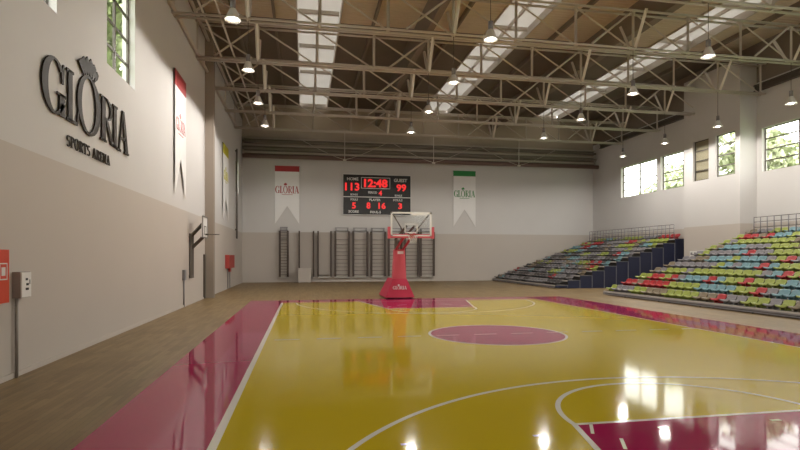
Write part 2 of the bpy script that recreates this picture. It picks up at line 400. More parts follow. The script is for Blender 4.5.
seg((-HW, -HL), (-HW, HL), .10); seg((HW, -HL), (HW, HL), .05); seg((-HW, -HL), (HW, -HL), .05)
seg((-HW, HL-.02), (HW, HL-.02), .03)
arc(0, 0, 1.8, 0, 2*PI)
k = -HW+.25
while k < HW: seg((k, 0), (min(k+.62, HW), 0), .06); k += 1.04
for sg, ft in ((1, 7.335), (-1, 7.438)):
    seg((-1.8, sg*ft), (1.8, sg*ft), .06); seg((-1.8, sg*ft), (-2.55, sg*HL)); seg((1.8, sg*ft), (2.55, sg*HL))
    c0 = 0 if sg < 0 else PI
    arc(0, sg*ft, 1.8, c0, c0+PI)
    for i in range(5 if sg > 0 else 0): arc(0, sg*ft, 1.8, c0+PI+.25+i*.58, c0+PI+.25+i*.58+.28, .05, 6)
    th = math.acos(min(1, 5.3/R3)); arc(0, sg*CH, R3, (0 if sg < 0 else PI)+.02, (PI if sg < 0 else 2*PI)-.02)
seg((-1.57, -7.42), (-1.76, -7.79), .04); seg((-1.53, -8.0), (-1.68, -8.31), .04)
for x in (-3.97, -2.41, -.79, .8, 2.4): seg((x-.07, -7.74), (x+.07, -7.74), .05)
struct(ln, 'floor_line_markings', 'line')

# ------------------------------------------------------------------ windows
WN = [0]
def window(x, y0, y1, z0, z1, mull, rails, outward, fw=.05, blind=False):
    WN[0] += 1
    t = bpy.data.objects.new('window_%d' % WN[0], None); C.objects.link(t); t['kind'] = 'structure'
    fr = MB()
    fr.box(x-.03, x+.03, y0, y0+fw, z0, z1).box(x-.03, x+.03, y1-fw, y1, z0, z1).box(x-.03, x+.03, y0, y1, z0, z0+fw).box(x-.03, x+.03, y0, y1, z1-fw, z1)
    for m_ in mull: fr.box(x-.03, x+.03, y0+(y1-y0)*m_-.045, y0+(y1-y0)*m_+.045, z0, z1)
    for k in range(1, rails+1): z = z0+(z1-z0)*k/(rails+1); fr.box(x-.022, x+.022, y0, y1, z-.034, z+.034)
    struct(fr, 'window_frame', 'steel_dark', t)
    struct(MB().box(x-.004, x+.004, y0+fw, y1-fw, z0+fw, z1-fw), 'window_pane', 'glass', t)
    if blind: struct(MB().box(x+.08, x+.10, y0, y1, z0, z1), 'window_blind', 'blind', t)
for a in LEFT_OPEN: window(XL-.20, *a, (.5,), 3, -1)
for a in RIGHT_OPEN: window(XR+.22, *a, (.5,), 3, 1)
for a in FILL_OPEN:  # added windows behind the camera, there for their daylight
    WN[0] += 1
    t = bpy.data.objects.new('window_%d' % WN[0], None); C.objects.link(t); t['kind'] = 'structure'
    fr = MB()
    for x in (a[0], (a[0]+a[1])/2-.03, a[1]-.06): fr.box(x, x+.06, YB-.2, YB-.14, a[2], a[3])
    for k in range(6): z = a[2]+(a[3]-a[2]-.06)*k/5; fr.box(a[0], a[1], YB-.2, YB-.14, z, z+.06)
    struct(fr, 'window_frame', 'steel_dark', t)
    struct(MB().box(a[0]+.06, a[1]-.06, YB-.175, YB-.167, a[2]+.06, a[3]-.06), 'window_pane', 'glass', t)
window(PX0+.15, *BAY_OPEN[0], (), 3, 1); window(PX0+.15, *BAY_OPEN[1], (), 3, 1, blind=True)

# ------------------------------------------------------------------ trees outside
def tree(x, y, h, r, label, m='leaf', n=5200, seed=0):
    rd = random.Random(seed); t = Thing('tree', (x, y, -.32), label, 'tree', 'trees outside the windows')
    tr = MB().tube((x, y, -.32), (x+.1, y+.1, h*.45), .28, 10, r2=.17)
    blobs = [(x+rd.uniform(-1, 1)*r*.6, y+rd.uniform(-1, 1)*r*.6, h*.45+rd.random()*h*.45, r*rd.uniform(.42, .68)) for _ in range(14)]
    for b in blobs: tr.tube((x+.1, y+.1, h*.40), (b[0], b[1], b[2]), .10, 6, r2=.04)
    t.part(tr, 'trunk', 'bark')
    cr = MB()
    for i in range(n):
        b = rd.choice(blobs); d = Vector((rd.gauss(0, 1), rd.gauss(0, 1), rd.gauss(0, 1))).normalized()*b[3]*rd.random()**.4
        p = Vector(b[:3])+d; q = Vector((rd.gauss(0, 1), rd.gauss(0, 1), rd.gauss(0, 1))).normalized(); u = q.orthogonal().normalized(); w = q.cross(u); s = rd.uniform(.2, .42)
        cr.poly([p-u*s, p-w*s*.5, p+u*s, p+w*s*.5])
    o = cr.build('crown', m, t.o, fix=False); o.data.transform(t.inv)
for i, (x, y, h, r, l) in enumerate([
    (31, 13.5, 12.5, 3.4, 'pale leafy tree outside the window nearest the right edge'),
    (30, 22.5, 12.0, 3.2, 'leafy tree outside the stair bay window without a blind'),
    (34, 36.0, 11.0, 3.2, 'leafy tree low outside the window beside the stair bay'),
    (33, 48.0, 9.6, 3.4, 'small leafy tree far outside the farthest right window'),
    (29.5, 3.5, 12.5, 3.4, 'leafy tree outside the right wall near the camera')]):
    tree(x, y, h, r, l, 'leaf', seed=i+3)
for i, (x, y, h, r, l) in enumerate([
    (-14.8, 14.3, 17.0, 3.6, 'green tree outside the tall window above the wall lettering'),
    (-15.0, 6.6, 15.0, 3.2, 'green tree outside the window in the upper left corner')]):
    tree(x, y, h, r, l, 'leaf2', seed=i+20)

# ------------------------------------------------------------------ roof trusses
TY = [-5.5, -1.1, 3.35, 7.8, 12.3, 16.7, 21.2, 25.6]
ZB, ZTOP = 11.33, 13.0
NX = [-10.02+2.77*k for k in range(12)]          # -10.0 .. 20.64
VN = [1, 4, 7, 10]
def truss(y, label):
    t = Thing('roof_truss', (NX[0], y, ZB), label, 'truss', 'steel roof trusses')
    xa, xb = NX[0], NX[-1]+.15
    for dy in (-.16, .16): t.part(MB().tube((xa, y+dy, ZB), (xb, y+dy, ZB), .055, 8), 'bottom_chord', 'steel')
    for dy in (-.2, .2): t.part(MB().tube((xa, y+dy, ZTOP), (xb, y+dy, ZTOP), .055, 8), 'top_chord', 'steel')
    for k, x in enumerate(NX):
        t.part(MB().bar((x, y, ZB), (x, y, ZTOP), .095).box(x-.05, x+.05, y-.2, y+.2, ZB-.03, ZB+.03).box(x-.05, x+.05, y-.22, y+.22, ZTOP-.03, ZTOP+.03), 'upright', 'steel')
        if k < 11: t.part(MB().bar((x, y, ZTOP), (NX[k+1], y, ZB), .06), 'diagonal', 'steel')
    for k in VN:
        x = NX[k]+.0
        for dy, m in ((-.95, 'steel_light'), (.95, 'steel')):  # camera-side brace in paler steel, lamp light put into its colour
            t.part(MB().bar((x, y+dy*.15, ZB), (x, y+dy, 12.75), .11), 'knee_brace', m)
        t.part(MB().bar((NX[k]-2.0, y, ZB+.15), (NX[k]-.1, y, ZTOP), .07), 'counter_brace', 'steel')
for i, y in enumerate(TY):
    truss(y, 'steel roof truss spanning the hall, %s counted from the scoreboard wall' % ORD[7-i])
for nm, x, z, lab in [('purlin', -8.9, 11.42, 'thin steel tie running lengthwise beside the left wall at truss foot level, outer one'), ('purlin', -8.3, 11.42, 'thin steel tie running lengthwise just inside the outer tie'),
                      ('purlin', .95, 13.95, 'dark lengthwise roof beam between the left and middle skylights'), ('purlin', 11.0, 13.95, 'dark lengthwise roof beam between the middle and right skylights'),
                      ('purlin', -9.91, 11.42, 'lower steel wall beam along the top of the left wall'), ('purlin', -9.85, 13.0, 'upper steel wall beam along the top of the left wall')]:
    mb = MB()
    if z > 13.5: mb.box(x-.16, x+.16, YB, YF, 13.1, ZR-.004)
    else: mb.tube((x, -9.0, z), (x, 26.2, z), .045 if x > -9.5 else .085, 6)
    tag(recentre(mb.build('roof_beam', 'dark_trim' if z > 13.5 else 'steel')), lab, 'beam')
for y0, y1, l in ((YB, PY0, 'dark steel beam along the right wall top, nearer side of the bay'), (PY1, 29.2, 'dark steel beam along the right wall top, beyond the bay')):
    tag(recentre(MB().box(XR-.22, XR, y0, y1, 11.66, 11.72).box(XR-.14, XR-.08, y0, y1, 11.72, 11.98).box(XR-.22, XR, y0, y1, 11.98, 12.04).build('wall_beam', 'steel_dark')), l, 'beam')
# lengthwise purlins carrying the deck
for k, x in enumerate([-8.6, -6.6, -1.5, 2.9, 8.6, 12.9, 18.6]):
    tag(recentre(MB().box(x-.06, x+.06, YB+.02, YF-.02, ZR-.26, ZR-.004).build('purlin', 'dark_trim')), 'slim dark purlin under the roof deck, %s counted from the left wall' % ORD[k], 'purlin', 'purlins under the roof deck')

# ------------------------------------------------------------------ pendant lamps
LX = [NX[1], NX[4], NX[7], NX[10]]; LZ = 9.35
t = Thing('pendant_lamp', (0, 0, LZ), 'x', 'lamp', 'pendant high-bay lamps')
t.part(MB().tube((0, 0, LZ+.62), (0, 0, ZB), .012, 6), 'cord', 'steel_dark')
t.part(MB().tube((0, 0, LZ+.34), (0, 0, LZ+.62), .085, 12), 'ballast_housing', 'grey')
t.part(MB().lathe([(.07, .36), (.10, .34), (.15, .22), (.21, .08), (.25, 0), (.24, 0), (.20, .08), (.14, .22), (.09, .33)], 24, (0, 0, LZ)), 'reflector', 'reflector')
t.part(MB().lathe([(.001, -.02), (.09, 0), (.12, .06), (.09, .14), (.001, .17)], 16, (0, 0, LZ)), 'bulb', 'lampglow')
ld = bpy.data.lights.new('lamp_light', 'SPOT'); ld.energy = LAMP_W; ld.color = (1, .95, .88); ld.spot_size = math.radians(178); ld.spot_blend = .15; ld.shadow_soft_size = .25
proto = t.o; first = True
colname = ['over the wall-side crimson strip', 'over the middle of the court', 'above the front of the seating', 'beside the right wall']
for i, y in enumerate(TY):
    if y > 23 or y < 3: continue
    for j, x in enumerate(LX):
        if i == 6 and j < 3: continue
        lab = 'lit bell-shaped pendant lamp %s, %s along from the far wall' % (colname[j], ORD[(6 if j == 3 else 5)-i])
        if first: o = proto; o.location = (x, y, LZ); o['label'] = lab; first = False
        else: o = copy_tree(proto, (x, y, LZ), lab)
        lo = bpy.data.objects.new('lamp_light', ld); C.objects.link(lo); lo.location = (0, 0, -.06); lo.parent = o

# ------------------------------------------------------------------ curtain lifted under the far roof
t = Thing('divider_curtain', (5, 29.7, 9.95), 'dark divider curtain lifted up on pipes above the scoreboard', 'curtain')
t.part(MB().tube((XL+.1, 29.75, 10.12), (20.9, 29.75, 10.12), .17, 12), 'curtain_roll', 'curtain_roll')
for k, (z, r, y) in enumerate([(10.46, .09, 29.9), (10.74, .12, 29.7), (11.02, .08, 29.9), (11.3, .10, 29.75), (11.58, .07, 29.9)]):
    t.part(MB().tube((XL+.1, y, z), (20.6, y, z), r, 10), 'pipe', 'pipe_light' if k % 2 == 0 else 'curtain')
sw = MB()
for y, za, zb in ((30.1, 10.2, 10.7), (30.15, 10.75, 11.15), (30.1, 11.2, 11.6)):
    n = 120; A = []
    for i in range(n+1):
        x = XL+.2+(20.4-XL)*i/n; dz = .12*abs(math.sin(i*PI/20)); A.append((x, y+.05*math.sin(i*1.3), za+dz, zb))
    for p, q in zip(A, A[1:]): sw.prism([(p[0], p[1], p[2]), (q[0], q[1], q[2]), (q[0], q[1], q[3]), (p[0], p[1], p[3])], (0, .03, 0))
t.part(sw, 'gathered_net', 'curtain')
for x in (-1.85, 5.6, 13.2):
    t.part(MB().tube((x, 29.5, 9.98), (x, 29.5, 12.2), .03, 6), 'lift_cable', 'steel_light')
    t.part(MB().lathe([(.02, 0), (.14, .05), (.14, .12), (.02, .16)], 12, (x, 29.5, 9.88)), 'pulley', 'steel_light')
    for sx in (-1, 1):
        mb = MB()
        mb.path([(x+sx*3.6*i/12, 29.48, 10.0+1.55*(i/12)**1.25) for i in range(13)], .022, 6)
        t.part(mb, 'hoist_rope', 'rope')

# ------------------------------------------------------------------ scoreboard
YS = YF-.22
t = Thing('scoreboard', (.95, YS, 5.6), 'black electronic scoreboard with red digits high on the far wall', 'scoreboard')
t.part(MB().box(-1.91, 3.80, YS, YF-.02, 5.60, 8.97), 'housing', 'black')
fr = MB(); f0, f1 = YS-.03, YS
for b in ((-1.95, 3.84, 8.95, 9.0), (-1.95, 3.84, 5.57, 5.62)): fr.box(b[0], b[1], f0, f1+.1, b[2], b[3])
for x in (-1.95, 3.80): fr.box(x, x+.04, f0, f1+.1, 5.57, 9.0)
fr.box(-1.91, 3.8, f0, f1, 7.06, 7.12)
for x in (-.42, 2.0): fr.box(x, x+.04, f0, f1, 7.82, 8.72)
for z in (8.70, 7.80): fr.box(-.42, 2.04, f0, f1, z, z+.04)
t.part(fr, 'frame', 'white')
def sb(body, x, z, h, m, name, w=None, bold=0):
    t.part(text_on(body, h, lambda u, v, d: (x+u, YS-.015+d, z+v), w, bold, .02), name, m)
sb('HOME', -1.12, 8.58, .26, 'white', 'lettering', .95, .02); sb('GUEST', 2.93, 8.55, .28, 'white', 'lettering', 1.15, .02)
sb('113', -1.16, 7.93, .66, 'led_red', 'digits', 1.2, .03); sb('12:48', .82, 8.26, .72, 'led_red', 'digits', 2.0, .04); sb('99', 3.0, 7.92, .62, 'led_red', 'digits', .85, .03)
sb('BONUS', -1.0, 7.28, .16, 'white', 'lettering', .6, .02); sb('BONUS', 2.75, 7.26, .16, 'white', 'lettering', .62, .02)
sb('PERIOD', .55, 7.48, .2, 'white', 'lettering', .75, .02); sb('4', 1.2, 7.45, .42, 'led_red', 'digits', .3, .03)
sb('FOULS', -1.0, 6.87, .18, 'white', 'lettering', .6, .02); sb('PLAYER', .75, 6.87, .2, 'white', 'lettering', .95, .02); sb('FOULS', 2.7, 6.87, .18, 'white', 'lettering', .8, .02)
sb('5', -1.02, 6.36, .52, 'led_red', 'digits', .34, .03); sb('8', .2, 6.38, .54, 'led_red', 'digits', .34, .03); sb('16', 1.35, 6.38, .54, 'led_red', 'digits', .62, .03); sb('3', 2.9, 6.38, .5, 'led_red', 'digits', .34, .03)
sb('SCORE', -1.05, 5.86, .2, 'white', 'lettering', .85, .02); sb('FOUL-5', .8, 5.84, .2, 'white', 'lettering', .9, .02)

# ------------------------------------------------------------------ banners
def banner(place, w, h, band, m, label, tcol, tw, loc, notch=.31):
    """place(u, v, d): u 0..w across, v 0..h down from the top, d out from the wall"""
    t = Thing('banner', loc, label, 'banner', 'swallow-tailed banners on the walls')
    n = 10
    mb = MB(); pts = [(0, band), (w, band), (w, h), (w*.5, h*(1-notch)), (0, h)]
    mb.prism([place(a, b, .07) for a, b in pts], Vector(place(0, 0, .082))-Vector(place(0, 0, .07))); t.part(mb, 'cloth', 'cloth')
    t.part(MB().prism([place(a, b, .068) for a, b in ((0, 0), (w, 0), (w, band), (0, band))], Vector(place(0, 0, .086))-Vector(place(0, 0, .068))), 'header_band', m)
    t.part(MB().tube(place(-.03, .03, .045), place(w+.03, .03, .045), .03, 8), 'rod', 'steel_dark')
    k = tw/4.1
    t.part(gloria(lambda u, v, d: place(w/2+u*k, h*.47-v*k*1.25, .084+d), .006), 'emblem', tcol)
    mb = MB().prism([place(a, b, .084) for a, b in ((w*.28, h*.49), (w*.72, h*.49), (w*.72, h*.497), (w*.28, h*.497))], Vector(place(0, 0, .089))-Vector(place(0, 0, .084)))
    t.part(mb, 'underline', tcol)
banner(lambda u, v, d: (-7.45+u, YF-d, 9.52-v), 1.95, 4.75, .46, 'red', 'white swallow-tailed banner with red header on the far wall', 'red', 1.9, (-6.5, YF-.1, 9.5))
banner(lambda u, v, d: (7.62+u, YF-d, 9.55-v), 2.0, 4.85, .46, 'green', 'white swallow-tailed banner with green header right of the scoreboard', 'green', 1.9, (8.6, YF-.1, 9.5))
banner(lambda u, v, d: (XL+d, 7.82+u, 9.3-v), 1.86, 4.82, .62, 'red', 'white banner with red header on the left wall before the pilaster', 'red', 1.6, (XL+.1, 8.75, 9.3))
banner(lambda u, v, d: (XL+d, 19.95+u, 9.05-v), 2.2, 4.65, .62, 'olive', 'white banner with yellow header on the left wall beyond the pilaster', 'olive', 1.9, (XL+.1, 21, 9.0))

# ------------------------------------------------------------------ wall lettering
t = Thing('wall_sign', (XL+.04, 0, 4.4), 'large dark raised GLORIA SPORTS ARENA lettering on the white left wall', 'sign')
for ch, y0, y1, za, zb in [('G', -2.46, -1.45, 4.93, 6.06), ('L', -1.42, -.80, 4.95, 6.05), ('O', -.87, .46, 4.93, 6.20), ('R', .43, 1.36, 4.95, 6.06), ('I', 1.27, 1.66, 4.95, 6.05), ('A', 1.62, 2.56, 4.93, 6.07)]:
    w = GL[ch][0]; p = t.part(glyph(ch, lambda u, v, d: (XL+.02+d, y0+(y1-y0)*u/w, za+(zb-za)*v), .03), 'letter', 'bronze')
t.part(plume(lambda u, v, d: (XL+.02+d, -.22+u*.95, 6.17+v*.52), .03), 'plume', 'bronze')
y = -1.37
ks = {c: 1 for c in 'SPORTAEN'}; word = 'SPORTS ARENA'; tot = sum(GL[c][0]+.08 if c != ' ' else .4 for c in word); k = 2.5/tot
for c in word:
    if c == ' ': y += .4*k; continue
    t.part(glyph(c, lambda u, v, d, y=y: (XL+.02+d, y+u*k, 4.41+v*.24), .025), 'small_letter', 'bronze'); y += (GL[c][0]+.08)*k

# ------------------------------------------------------------------ wall bars at the far wall
BAYS = [(-7.05, -6.42, 'r'), (-5.5, -4.35, 'p'), (-3.98, -2.93, 'p'), (-2.58, -1.45, 'r'), (-1.09, .09, 'r'), (.43, 1.6, 'r'), (1.9, 3.06, 'r'), (3.28, 4.45, 'r'), (4.66, 5.8, 'r')]
desc = ['narrow climbing frame with close dark rungs, at the left end of the row', 'grey-boarded wall bar bay second from the left end', 'grey-boarded wall bar bay third from the left end, under the scoreboard left edge',
        'rung wall bar bay first to the right of the grey-boarded bays', 'rung wall bar bay second to the right of the grey-boarded bays', 'rung wall bar bay just left of the hoop base', 'rung wall bar bay behind the hoop mast', 'rung wall bar bay just right of the hoop mast', 'rung wall bar bay at the right end of the row']
for (a, b, kd), l in zip(BAYS, desc):
    t = Thing('wall_bars', ((a+b)/2, YF-.25, .3), l, 'wall bars', 'wall bars along the far wall')
    for x in (a, b): hw = .085 if kd == 'r' else .06; t.part(MB().box(x-hw, x+hw, YF-.42, YF-.28, .45, 4.2), 'upright', 'wood_bar')
    if kd == 'p': t.part(MB().box(a+.06, b-.06, YF-.30, YF-.25, .6, 4.1), 'backing_board', 'back_pad')
    else:
        n = 16 if b-a < .8 else 9
        for i in range(n):
            z = .62+(2.5 if n == 9 else 3.45)*i/(n-1)
            t.part(MB().tube((a+.06, YF-.35, z), (b-.06, YF-.35, z), .022, 6), 'rung', 'rung')
        t.part(MB().tube((a+.06, YF-.35, 3.5), (b-.06, YF-.35, 3.5), .022, 6), 'rung', 'rung')
    br = MB().box(a, b, YF-.3, YF-.03, 4.22, 4.27).box(a+.05, a+.1, YF-.3, YF-.02, 4.2, 4.5).box(b-.1, b-.05, YF-.3, YF-.02, 4.2, 4.5).box(a, b, YF-.08, YF-.03, 4.47, 4.52)
    if kd != 'p': t.part(br, 'wall_bracket', 'grey')
    t.part(MB().box(a, b, YF-.3, YF-.04, .34, .45), 'foot_plate', 'fascia')
o = MB().box(-5.58, -4.58, 29.2, 29.85, .04, 1.1).box(-5.62, -4.54, 29.16, 29.89, 1.1, 1.16)
for x in (-5.5, -4.74):
    for y in (29.25, 29.7): o.box(x, x+.08, y, y+.08, 0, .04)
tag(recentre(o.build('storage_box', 'taupe_wall')), 'low taupe box standing before the grey-boarded wall bars', 'box')

# ------------------------------------------------------------------ basketball hoop on the mobile base
HX, HYB = -.38, 9.6
t = Thing('basketball_hoop', (HX, 12.6, 0), 'crimson padded free-standing basketball hoop with clear backboard behind the far key', 'basketball hoop')
def frustum(x0, x1, y0, y1, z0, X0, X1, Y0, Y1, z1):
    mb = MB(); A = [(x0, y0, z0), (x1, y0, z0), (x1, y1, z0), (x0, y1, z0)]; B = [(X0, Y0, z1), (X1, Y0, z1), (X1, Y1, z1), (X0, Y1, z1)]
    va = [mb.b.verts.new(p) for p in A]; vb = [mb.b.verts.new(p) for p in B]; mb.b.faces.new(va[::-1]); mb.b.faces.new(vb)
    for i in range(4): mb.b.faces.new((va[i], va[(i+1)%4], vb[(i+1)%4], vb[i]))
    return mb
mb = frustum(-1.14, .32, 12.2, 14.6, .06, -.76, -.05, 12.35, 14.0, .98)
ba = t.part(mb, 'base_pad', 'pad'); t.part(MB().box(-1.08, .26, 12.25, 14.5, .03, .06), 'base_frame', 'steel_dark')
for x in (-1.0, .1):
    for y in (12.4, 14.3): t.part(MB().tube((x, y, .05), (x+.08, y, .05), .05, 10), 'wheel', 'black')
t.part(gloria(lambda u, v, d: (-.42+u*.17, 12.255-d+(v*.17)*.165, .46+v*.17), .004), 'lettering', 'white')
t.part(frustum(-.74, -.07, 12.36, 12.85, .98, -.66, -.14, 12.36, 12.8, 2.45), 'mast_pad', 'pad_light')
t.part(MB().box(-.52, -.22, 12.335, 12.35, 2.22, 2.36), 'warning_label', 'white')
t.part(MB().bar((-.55, 12.6, 2.4), (-.55, 12.55, 3.0), .13).bar((-.25, 12.6, 2.4), (-.25, 12.55, 3.0), .13), 'mast_head', 'steel_dark')
for x in (-.58, -.22):
    t.part(MB().bar((x, 12.6, 2.95), (x+.0, HYB+.15, 3.45), .10), 'boom_arm', 'steel_dark'); t.part(MB().bar((x, 12.45, 2.45), (x, HYB+.15, 3.12), .10), 'boom_arm', 'pad')
t.part(MB().bar((-.4, 13.9, .9), (-.4, 12.7, 2.9), .09), 'back_strut', 'steel_dark')
bx0, bx1, bz0, bz1 = HX-.93, HX+.93, 3.0, 4.08
t.part(MB().box(bx0+.05, bx1-.05, HYB, HYB+.02, bz0+.05, bz1-.05), 'backboard', 'board_glass')
fr = MB()
fr.box(bx0, bx0+.07, HYB-.02, HYB+.04, bz0, bz1).box(bx1-.07, bx1, HYB-.02, HYB+.04, bz0, bz1).box(bx0, bx1, HYB-.02, HYB+.04, bz0, bz0+.06).box(bx0, bx1, HYB-.02, HYB+.04, bz1-.07, bz1)
t.part(fr, 'backboard_frame', 'white')
fr = MB(); a, b, c, d = HX-.31, HX+.29, 3.14, 3.57
fr.box(a, a+.05, HYB-.012, HYB-.002, c, d).box(b-.05, b, HYB-.012, HYB-.002, c, d).box(a, b, HYB-.012, HYB-.002, c, c+.05).box(a, b, HYB-.012, HYB-.002, d-.05, d)
t.part(fr, 'target_square', 'white')
t.part(MB().box(HX+.02, HX+.74, HYB-.03, HYB-.021, 3.93, 4.03), 'name_plate', 'white')
pd = MB().box(bx0-.12, bx1+.12, HYB+.05, HYB+.12, bz0-.08, bz0+.1)
pd.box(bx0-.13, bx0-.01, HYB+.0, HYB+.12, bz0-.10, bz0+.42).box(bx1+.01, bx1+.13, HYB+.0, HYB+.12, bz0-.10, bz0+.42).box(bx0-.02, bx1+.02, HYB-.03, HYB+.05, bz0-.07, bz0)
t.part(pd, 'edge_padding', 'pad_light')
for sx in (-1, 1): t.part(MB().bar((HX+sx*.8, HYB+.06, 3.95), (HX+sx*.25, HYB+.5, 3.2), .05), 'board_brace', 'grey_dark')
rm = MB()
for i in range(24):
    p, q = 2*PI*i/24, 2*PI*(i+1)/24; rm.tube((HX+.225*math.cos(p), HYB-.40+.225*math.sin(p), 3.05), (HX+.225*math.cos(q), HYB-.40+.225*math.sin(q), 3.05), .016, 6)
rm.box(HX-.08, HX+.08, HYB-.19, HYB-.03, 3.0, 3.1)
t.part(rm, 'rim', 'red_box2')
nt_ = MB()
for i in range(12):
    a0 = 2*PI*i/12
    for s in (-1, 1):
        pts = []
        for j in range(6): f = j/5; a = a0+s*f*.8; r = .22-.10*f; pts.append((HX+r*math.cos(a), HYB-.40+r*math.sin(a), 3.04-.34*f))
        nt_.path(pts, .005, 4)
t.part(nt_, 'net', 'net')

# ------------------------------------------------------------------ small fixtures on the left wall
t = Thing('basketball_hoop', (XL, 10.9, 1.1), 'small hoop on dark folding bracket fixed to the left wall', 'basketball hoop')
t.part(MB().bar((XL+.05, 10.7, 1.15), (XL+.05, 10.7, 3.1), .09).bar((XL+.05, 11.1, 1.15), (XL+.05, 11.1, 3.1), .09).box(XL, XL+.06, 10.62, 11.18, 1.2, 1.28).box(XL, XL+.06, 10.62, 11.18, 2.9, 2.98), 'wall_bracket', 'steel_dark')
t.part(MB().bar((XL+.05, 10.75, 3.0), (-9.48, 10.75, 3.55), .07).bar((XL+.05, 11.05, 3.0), (-9.48, 11.05, 3.55), .07), 'arm', 'steel_dark')
t.part(MB().bar((XL+.05, 10.75, 2.45), (-9.48, 10.75, 2.95), .07).bar((XL+.05, 11.05, 2.45), (-9.48, 11.05, 2.95), .07), 'arm', 'steel_dark')
t.part(MB().box(-9.45, -9.40, 10.35, 11.45, 2.92, 3.84), 'backboard', 'white')
fr = MB()
for b in ((10.33, 11.47, 2.9, 2.95), (10.33, 11.47, 3.81, 3.86), (10.33, 10.38, 2.9, 3.86), (11.42, 11.47, 2.9, 3.86), (10.68, 11.12, 3.05, 3.09), (10.68, 11.12, 3.4, 3.44), (10.68, 10.72, 3.05, 3.44), (11.08, 11.12, 3.05, 3.44)): fr.box(-9.41, -9.385, b[0], b[1], b[2], b[3])
t.part(fr, 'backboard_frame', 'grey_dark')
rm = MB().box(-9.38, -9.25, 10.85, 10.95, 3.03, 3.1)
for i in range(20):
    p, q = 2*PI*i/20, 2*PI*(i+1)/20; rm.tube((-9.02+.225*math.cos(p), 10.9+.225*math.sin(p), 3.07), (-9.02+.225*math.cos(q), 10.9+.225*math.sin(q), 3.07), .013, 6)
t.part(rm, 'rim', 'steel_dark')

t = Thing('fire_hose_cabinet', (XL+.12, -4.0, 1.32), 'orange-red wall cabinet at the left edge beside the grey switch box', 'cabinet')
t.part(MB().box(XL+.004, XL+.08, -4.5, -3.65, 1.32, 2.2), 'body', 'red_box'); 
dr = t.part(MB().box(XL+.08, XL+.095, -4.47, -3.68, 1.35, 2.17), 'door', 'red_box')
fr = MB()
for b in ((-3.97, -3.74, 1.70, 1.72), (-3.97, -3.74, 1.96, 1.98), (-3.97, -3.95, 1.70, 1.98), (-3.76, -3.74, 1.70, 1.98)): fr.box(XL+.096, XL+.10, *b)
fr.box(XL+.096, XL+.10, -3.91, -3.80, 1.77, 1.91)
t.part(fr, 'symbol_plate', 'white', dr)
t = Thing('switch_box', (XL+.1, -3.1, 0), 'grey and white switch box on a thin post at the left wall', 'switch box')
t.part(MB().box(XL+.13, XL+.15, -3.40, -3.08, 1.38, 1.81), 'front_cover', 'white'); t.part(MB().box(XL+.005, XL+.13, -3.41, -3.07, 1.37, 1.82), 'housing', 'grey_mid')
t.part(MB().tube((XL+.05, -3.36, 0), (XL+.05, -3.36, 1.37), .028, 10), 'conduit', 'grey_mid')
sy = MB()
for b in ((-3.27, -3.20, 1.67, 1.71), (-3.25, -3.17, 1.58, 1.62), (-3.27, -3.17, 1.50, 1.54), (-3.14, -3.12, 1.6, 1.68)): sy.box(XL+.15, XL+.154, *b)
t.part(sy, 'symbols', 'black')
t = Thing('junction_box', (XL+.05, 9.5, 0), 'small grey junction box with conduit on the left wall before the small hoop', 'junction box')
t.part(MB().box(XL+.004, XL+.10, 9.35, 9.65, 1.12, 1.54), 'housing', 'grey'); t.part(MB().tube((XL+.03, 9.55, 0), (XL+.03, 9.55, 1.12), .025, 8), 'conduit', 'grey')
tag(recentre(MB().box(XL+.002, XL+.09, 13.9, 14.15, .02, 2.15).box(XL+.002, XL+.10, 13.88, 14.17, 2.15, 2.2).build('cable_duct', 'steel_dark')), 'dark vertical cable duct on the left wall before the pilaster', 'duct')
t = Thing('alarm_cabinet', (XL+.1, 22.5, 0), 'dull red cabinet with two pipes on the left wall beyond the pilaster', 'cabinet')
t.part(MB().box(XL+.004, XL+.25, 21.2, 23.8, 1.35, 2.2), 'body', 'red_box2'); t.part(MB().box(XL+.004, XL+.15, 22.4, 23.0, 1.1, 1.35), 'valve', 'red_box2')
for y in (22.0, 22.9): t.part(MB().tube((XL+.06, y, 0), (XL+.06, y, 1.35), .03, 8), 'pipe', 'grey')
tag(recentre(MB().tube((XL+.12, 26.1, 3.4), (XL+.12, 26.1, 9.9), .06, 8).box(XL+.003, XL+.12, 26.05, 26.15, 4.0, 4.1).box(XL+.003, XL+.12, 26.05, 26.15, 9.7, 9.8).build('downpipe', 'steel_dark')), 'dark vertical pipe beside the small far window of the left wall', 'pipe')
t = Thing('wall_box', (PX0, 16.58, 2.1), 'white twin socket box low on the stair bay wall', 'socket box')
fr = MB()
for a in (16.28, 16.60): fr.box(PX0-.08, PX0-.002, a, a+.28, 2.12, 2.44)
t.part(fr, 'housing', 'white'); t.part(MB().box(PX0-.085, PX0-.08, 16.34, 16.5, 2.2, 2.36).box(PX0-.085, PX0-.08, 16.66, 16.82, 2.2, 2.36), 'socket_cover', 'grey')

